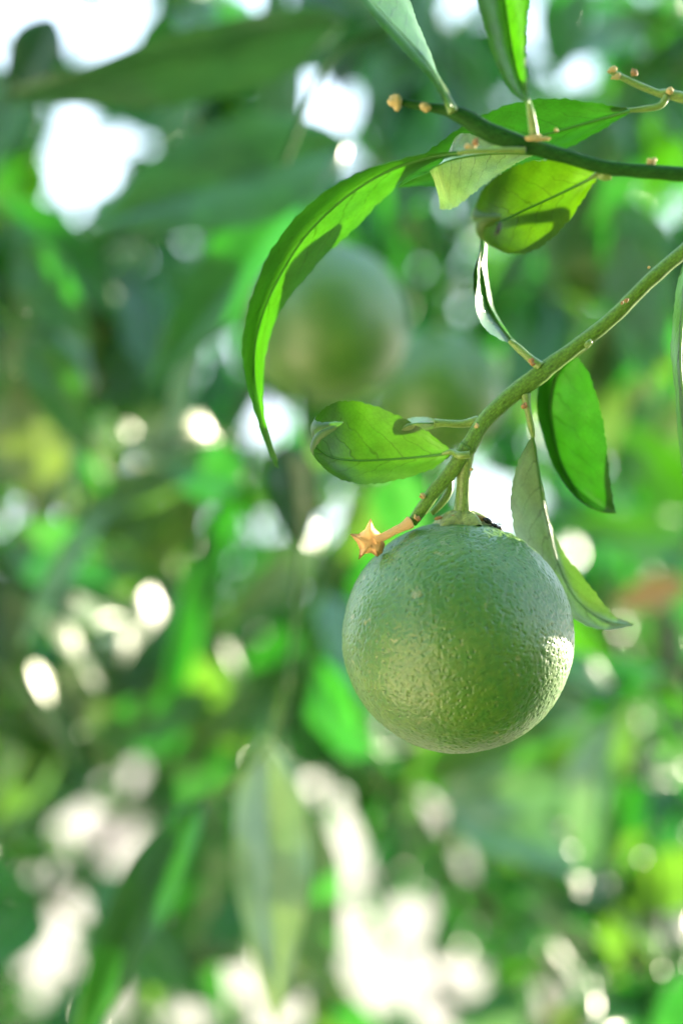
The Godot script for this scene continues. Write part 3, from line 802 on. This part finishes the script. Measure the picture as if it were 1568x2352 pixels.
func build_trees() -> void:
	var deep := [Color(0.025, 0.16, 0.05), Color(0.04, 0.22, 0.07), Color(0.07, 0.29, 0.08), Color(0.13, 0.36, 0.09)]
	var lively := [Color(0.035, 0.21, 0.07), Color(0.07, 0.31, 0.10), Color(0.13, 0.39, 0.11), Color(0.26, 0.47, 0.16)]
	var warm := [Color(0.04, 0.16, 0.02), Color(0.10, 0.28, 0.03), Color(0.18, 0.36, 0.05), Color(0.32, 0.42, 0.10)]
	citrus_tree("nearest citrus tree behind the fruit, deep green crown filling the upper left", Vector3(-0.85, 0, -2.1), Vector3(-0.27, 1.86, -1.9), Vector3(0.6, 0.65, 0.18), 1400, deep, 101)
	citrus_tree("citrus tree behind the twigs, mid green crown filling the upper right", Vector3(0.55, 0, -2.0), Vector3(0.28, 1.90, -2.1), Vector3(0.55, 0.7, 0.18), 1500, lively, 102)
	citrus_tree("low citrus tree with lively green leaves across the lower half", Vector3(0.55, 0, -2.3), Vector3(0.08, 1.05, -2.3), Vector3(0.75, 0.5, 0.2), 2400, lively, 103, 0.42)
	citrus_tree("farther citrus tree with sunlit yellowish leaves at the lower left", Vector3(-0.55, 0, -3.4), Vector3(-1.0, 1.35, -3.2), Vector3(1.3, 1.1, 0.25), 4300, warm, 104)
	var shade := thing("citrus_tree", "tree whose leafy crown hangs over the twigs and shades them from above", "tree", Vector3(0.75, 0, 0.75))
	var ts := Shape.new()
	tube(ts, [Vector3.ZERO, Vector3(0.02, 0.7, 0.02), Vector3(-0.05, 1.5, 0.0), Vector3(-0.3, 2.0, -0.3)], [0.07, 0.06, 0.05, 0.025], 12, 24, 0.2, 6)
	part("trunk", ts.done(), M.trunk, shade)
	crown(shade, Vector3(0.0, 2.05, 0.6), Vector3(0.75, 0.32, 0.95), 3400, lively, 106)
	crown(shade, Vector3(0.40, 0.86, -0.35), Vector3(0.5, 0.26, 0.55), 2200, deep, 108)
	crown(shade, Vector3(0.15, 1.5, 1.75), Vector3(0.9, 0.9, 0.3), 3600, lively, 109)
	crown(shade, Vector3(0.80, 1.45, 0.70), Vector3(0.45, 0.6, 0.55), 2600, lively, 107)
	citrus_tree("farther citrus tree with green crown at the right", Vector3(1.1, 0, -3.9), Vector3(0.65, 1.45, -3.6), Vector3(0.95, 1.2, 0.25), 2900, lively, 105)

# x, y and distance where the stem enters, its direction in degrees (0 right, 90 down), length and number of leaves, tone of its leaves, label
const BRANCHES := [
	[-60, 60, 0.90, 20, 620, 10, "deep", "dim leafy branch in the top left corner beside the white gap"],
	[380, -60, 0.95, 60, 520, 12, "deep", "dim leafy branch along the top edge between two white gaps"],
	[1050, -80, 0.95, 115, 620, 15, "cool", "dark leafy branch at the top behind the narrow upward leaves"],
	[1640, -20, 1.00, 150, 700, 17, "cool", "blurred green branch in the top right corner above the bud-tipped twig"],
	[1640, 300, 1.25, 170, 760, 12, "cool", "blurred branch behind the broad backlit leaf of the upper right twig"],
	[-60, 420, 0.88, 40, 640, 11, "cool", "dim bluish branch at the left edge below the upper left white patch"],
	[330, 480, 1.05, 75, 700, 11, "deep", "blurred branch under the two long dark leaves at upper left"],
	[620, 420, 1.15, 80, 640, 9, "deep", "dark branch around the large out-of-focus fruit"],
	[1250, 480, 1.10, 100, 640, 11, "cool", "blurred branch between the two sharp twigs, left of the small dark fruit"],
	[1640, 620, 1.05, 160, 640, 11, "lively", "green branch at the right edge just under the thick twig"],
	[1600, 880, 1.35, 200, 720, 12, "lively", "farther green branch to the right of the hanging leaves"],
	[-60, 760, 1.10, 35, 660, 11, "cool", "blurred branch at the left edge above the yellowing leaf"],
	[260, 850, 1.20, 85, 680, 12, "lively", "speckled branch around the round pale light spots at left"],
	[520, 1000, 1.00, 100, 600, 10, "lively", "light green branch left of the dark pointed leaf"],
	[860, 1020, 1.30, 110, 640, 12, "lively", "bright green branch just left of the dry orange calyx"],
	[-60, 1180, 0.95, 50, 620, 11, "lively", "blurred branch at the left edge under the yellowing leaf"],
	[420, 1300, 1.15, 80, 640, 12, "lively", "green branch crossing behind the long narrow hanging leaf"],
	[740, 1330, 1.05, 95, 640, 11, "cool", "cool green branch close to the left side of the sharp fruit"],
	[1640, 1180, 1.20, 165, 700, 11, "deep", "dark green branch at the right edge above the orange leaf"],
	[1640, 1500, 0.95, 150, 640, 11, "cool", "dark green branch at the right edge below the orange leaf"],
	[1100, 1500, 1.30, 80, 760, 13, "lively", "bright branch directly behind and below the sharp fruit"],
	[-60, 1560, 1.10, 45, 660, 12, "lively", "blurred branch at the left edge above the two white spots"],
	[560, 1560, 1.20, 95, 640, 11, "deep", "dim branch left of the pale hanging leaf"],
	[820, 1640, 1.00, 70, 640, 10, "cool", "green branch with pale round spots below left of the fruit"],
	[1640, 1780, 1.25, 160, 700, 12, "deep", "dark branch at the right edge near the upright bright spot"],
	[1500, 1900, 1.00, 110, 620, 11, "lively", "leafy branch in the lower right corner above the yellowing leaf"],
	[-60, 1960, 1.00, 30, 620, 11, "deep", "dark branch in the lower left corner behind the long curved leaf"],
	[360, 2000, 1.15, 70, 560, 10, "lively", "green branch between the white spots at the bottom left"],
	[700, 2050, 1.10, 70, 520, 8, "lively", "branch at the bottom between the pale leaf and the big white patch"],
	[1250, 2080, 1.15, 100, 560, 9, "cool", "branch at the bottom right of the big white patch"],
	[1640, 2180, 0.90, 170, 560, 10, "deep", "low dark branch in the very bottom right corner"],
]

func build_branches() -> void:
	var tones := {"deep": [M.dark, M.mid, M.mid, M.grown], "cool": [M.mid, M.mid, M.grown, M.silver], "lively": [M.bright, M.mid, M.fresh, M.pale, M.bright]}
	var number := 0
	for b in BRANCHES:
		number += 1
		var r := RandomNumberGenerator.new()
		r.seed = 500 + number
		var d: float = b[2]
		var dir := Vector2.from_angle(deg_to_rad(b[3]))
		var bend := r.randf_range(-0.5, 0.9)
		var pts := []
		for k in 5:
			var f := k / 4.0
			var p: Vector2 = Vector2(b[0], b[1]) + dir.rotated(bend * f) * (b[4] * f) * (0.42 / d) * 1.25
			pts.append(at(p.x, p.y, d * (1.0 + 0.10 * f * r.randf_range(-1.0, 1.0))))
		var t := thing("leafy_branch", b[7], "branch", pts[0], "out-of-focus branches behind the fruit")
		var s := Shape.new()
		var keep := true
		tube(s, pts, [0.0022, 0.0019, 0.0016, 0.0013, 0.0009], 8, 24, 0.15, number)
		part("stem", s.done(t.position), M.twig, t)
		var pool: Array = tones[b[6]]
		for k in int(b[5]) + 3:
			var f: float = (k + 0.6) / (b[5] + 3.0)
			var from: Vector3 = spline(pts, f)
			var ahead: Vector3 = (spline(pts, minf(f + 0.05, 1.0)) - spline(pts, maxf(f - 0.05, 0.0))).normalized()
			for attempt in 14:
				var out := ahead.cross(Vector3(r.randf_range(-1, 1), r.randf_range(-1, 1), r.randf_range(-1, 1))).normalized()
				var way := (ahead * 0.5 + out * 0.9 + Vector3(0, -0.35, 0)).normalized()
				var size := r.randf_range(0.065, 0.115)
				var a := from + way * 0.008
				var tip := a + way * size
				var wide := size * r.randf_range(0.38, 0.52)
				if in_gap(a, tip, wide):
					continue
				leaf_between("leaf", a, tip, wide, r.randf_range(-65, 65), r.randi_range(0, 3), pool[r.randi_range(0, pool.size() - 1)], t, 1.0)
				break

func build_grove() -> void:
	# the rest of the grove: rows of the same trees on both sides and behind the photographer
	var lively := [Color(0.035, 0.21, 0.07), Color(0.07, 0.31, 0.10), Color(0.13, 0.39, 0.11), Color(0.26, 0.47, 0.16)]
	citrus_tree("tree of the grove standing beyond the garden wall on the left", Vector3(-2.9, 0, -0.4), Vector3(-2.8, 1.75, -0.3), Vector3(0.9, 1.35, 1.7), 7000, lively, 121)
	citrus_tree("tree of the grove standing behind the photographer on the left", Vector3(-1.6, 0, 3.0), Vector3(-1.5, 1.9, 2.9), Vector3(1.2, 1.5, 0.8), 6000, lively, 122)
	citrus_tree("tree of the grove standing behind the photographer on the right", Vector3(1.9, 0, 2.4), Vector3(1.8, 1.7, 2.3), Vector3(1.1, 1.5, 0.9), 6000, lively, 123)

func sheet(called: String, label: String, from: Vector2, to: Vector2, y: float, mat: Material) -> void:
	var g := PlaneMesh.new()
	g.size = to - from
	var o := part(called, g, mat, self, label)
	o.position = Vector3((from.x + to.x) / 2.0, y, (from.y + to.y) / 2.0)
	o.set_meta("kind", "structure")

func build_ground() -> void:
	sheet("ground", "dark soil under the citrus trees", Vector2(-200, -200), Vector2(200, 200), 0.0, M.soil)
	sheet("pavement", "pale sunlit yard behind the trees", Vector2(-40, -60), Vector2(40, -1.5), 0.004, M.ground)
	sheet("path", "pale path beside the trees at the left", Vector2(-0.77, -1.5), Vector2(-0.28, 6.0), 0.004, M.ground)
	var wall := BoxMesh.new()
	wall.size = Vector3(0.2, 1.25, 1.9)
	var w := part("wall", wall, M.plaster, self, "low pale garden wall left of the trees")
	w.position = Vector3(-0.90, 0.625, 0.38)
	w.set_meta("kind", "structure")

func _ready() -> void:
	rng.seed = 7
	var cam := Camera3D.new()
	cam.name = "camera"
	add_child(cam)
	cam.transform = Transform3D(cam_basis, CAM)
	var lens := CameraAttributesPhysical.new()
	lens.frustum_focal_length = 24.0 / (2.0 * tan_half)
	lens.frustum_focus_distance = FOCUS
	lens.frustum_near = 0.02
	lens.frustum_far = 1000.0
	lens.exposure_aperture = 2.75
	cam.attributes = lens
	cam.fov = FOV
	cam.near = 0.02
	cam.far = 1000.0
	cam.current = true
	var env := Environment.new()
	var sky_mat := ProceduralSkyMaterial.new()
	sky_mat.sky_top_color = lin(0.24, 0.37, 0.54)
	sky_mat.sky_horizon_color = lin(0.62, 0.67, 0.74)
	sky_mat.sky_curve = 0.35
	sky_mat.ground_bottom_color = lin(0.3, 0.28, 0.25)
	sky_mat.ground_horizon_color = lin(0.45, 0.45, 0.42)
	sky_mat.sun_angle_max = 12.0
	var sky := Sky.new()
	sky.sky_material = sky_mat
	env.background_mode = Environment.BG_SKY
	env.sky = sky
	env.background_energy_multiplier = 0.44
	env.tonemap_mode = Environment.TONE_MAPPER_LINEAR
	env.tonemap_exposure = 12.5
	env.sdfgi_enabled = true
	env.ssao_enabled = true
	env.ssil_enabled = true
	var we := WorldEnvironment.new()
	we.name = "world_environment"
	we.environment = env
	add_child(we)
	var sun := DirectionalLight3D.new()
	sun.name = "sun"
	add_child(sun)
	var towards := cam_basis * Vector3(0.765, 0.11, -0.635)
	sun.look_at_from_position(Vector3(0, 3, 0) + towards, Vector3(0, 3, 0), Vector3.UP)
	sun.light_energy = 1.0
	sun.light_color = Color(1.0, 0.94, 0.84)
	sun.light_angular_distance = 0.7
	sun.shadow_enabled = true

	make_textures()
	make_materials()
	leaf_shapes = [make_leaf_shape(0.35, 0.10, 0.15, 0.4, 20, 5), make_leaf_shape(0.2, 0.06, -0.2, 0.4, 20, 5), make_leaf_shape(0.5, 0.14, 0.1, 0.4, 20, 5), make_leaf_shape(0.45, 0.30, 0.25, 0.4, 24, 5), make_leaf_shape(0.35, 0.12, 0.2, 0.4, 7, 2)]
	build_ground()
	build_trees()
	build_grove()
	build_branches()
	build_blurred()
	build_fruiting_twig()
	build_upper_twig()
	build_right_twig()
	build_fruit()
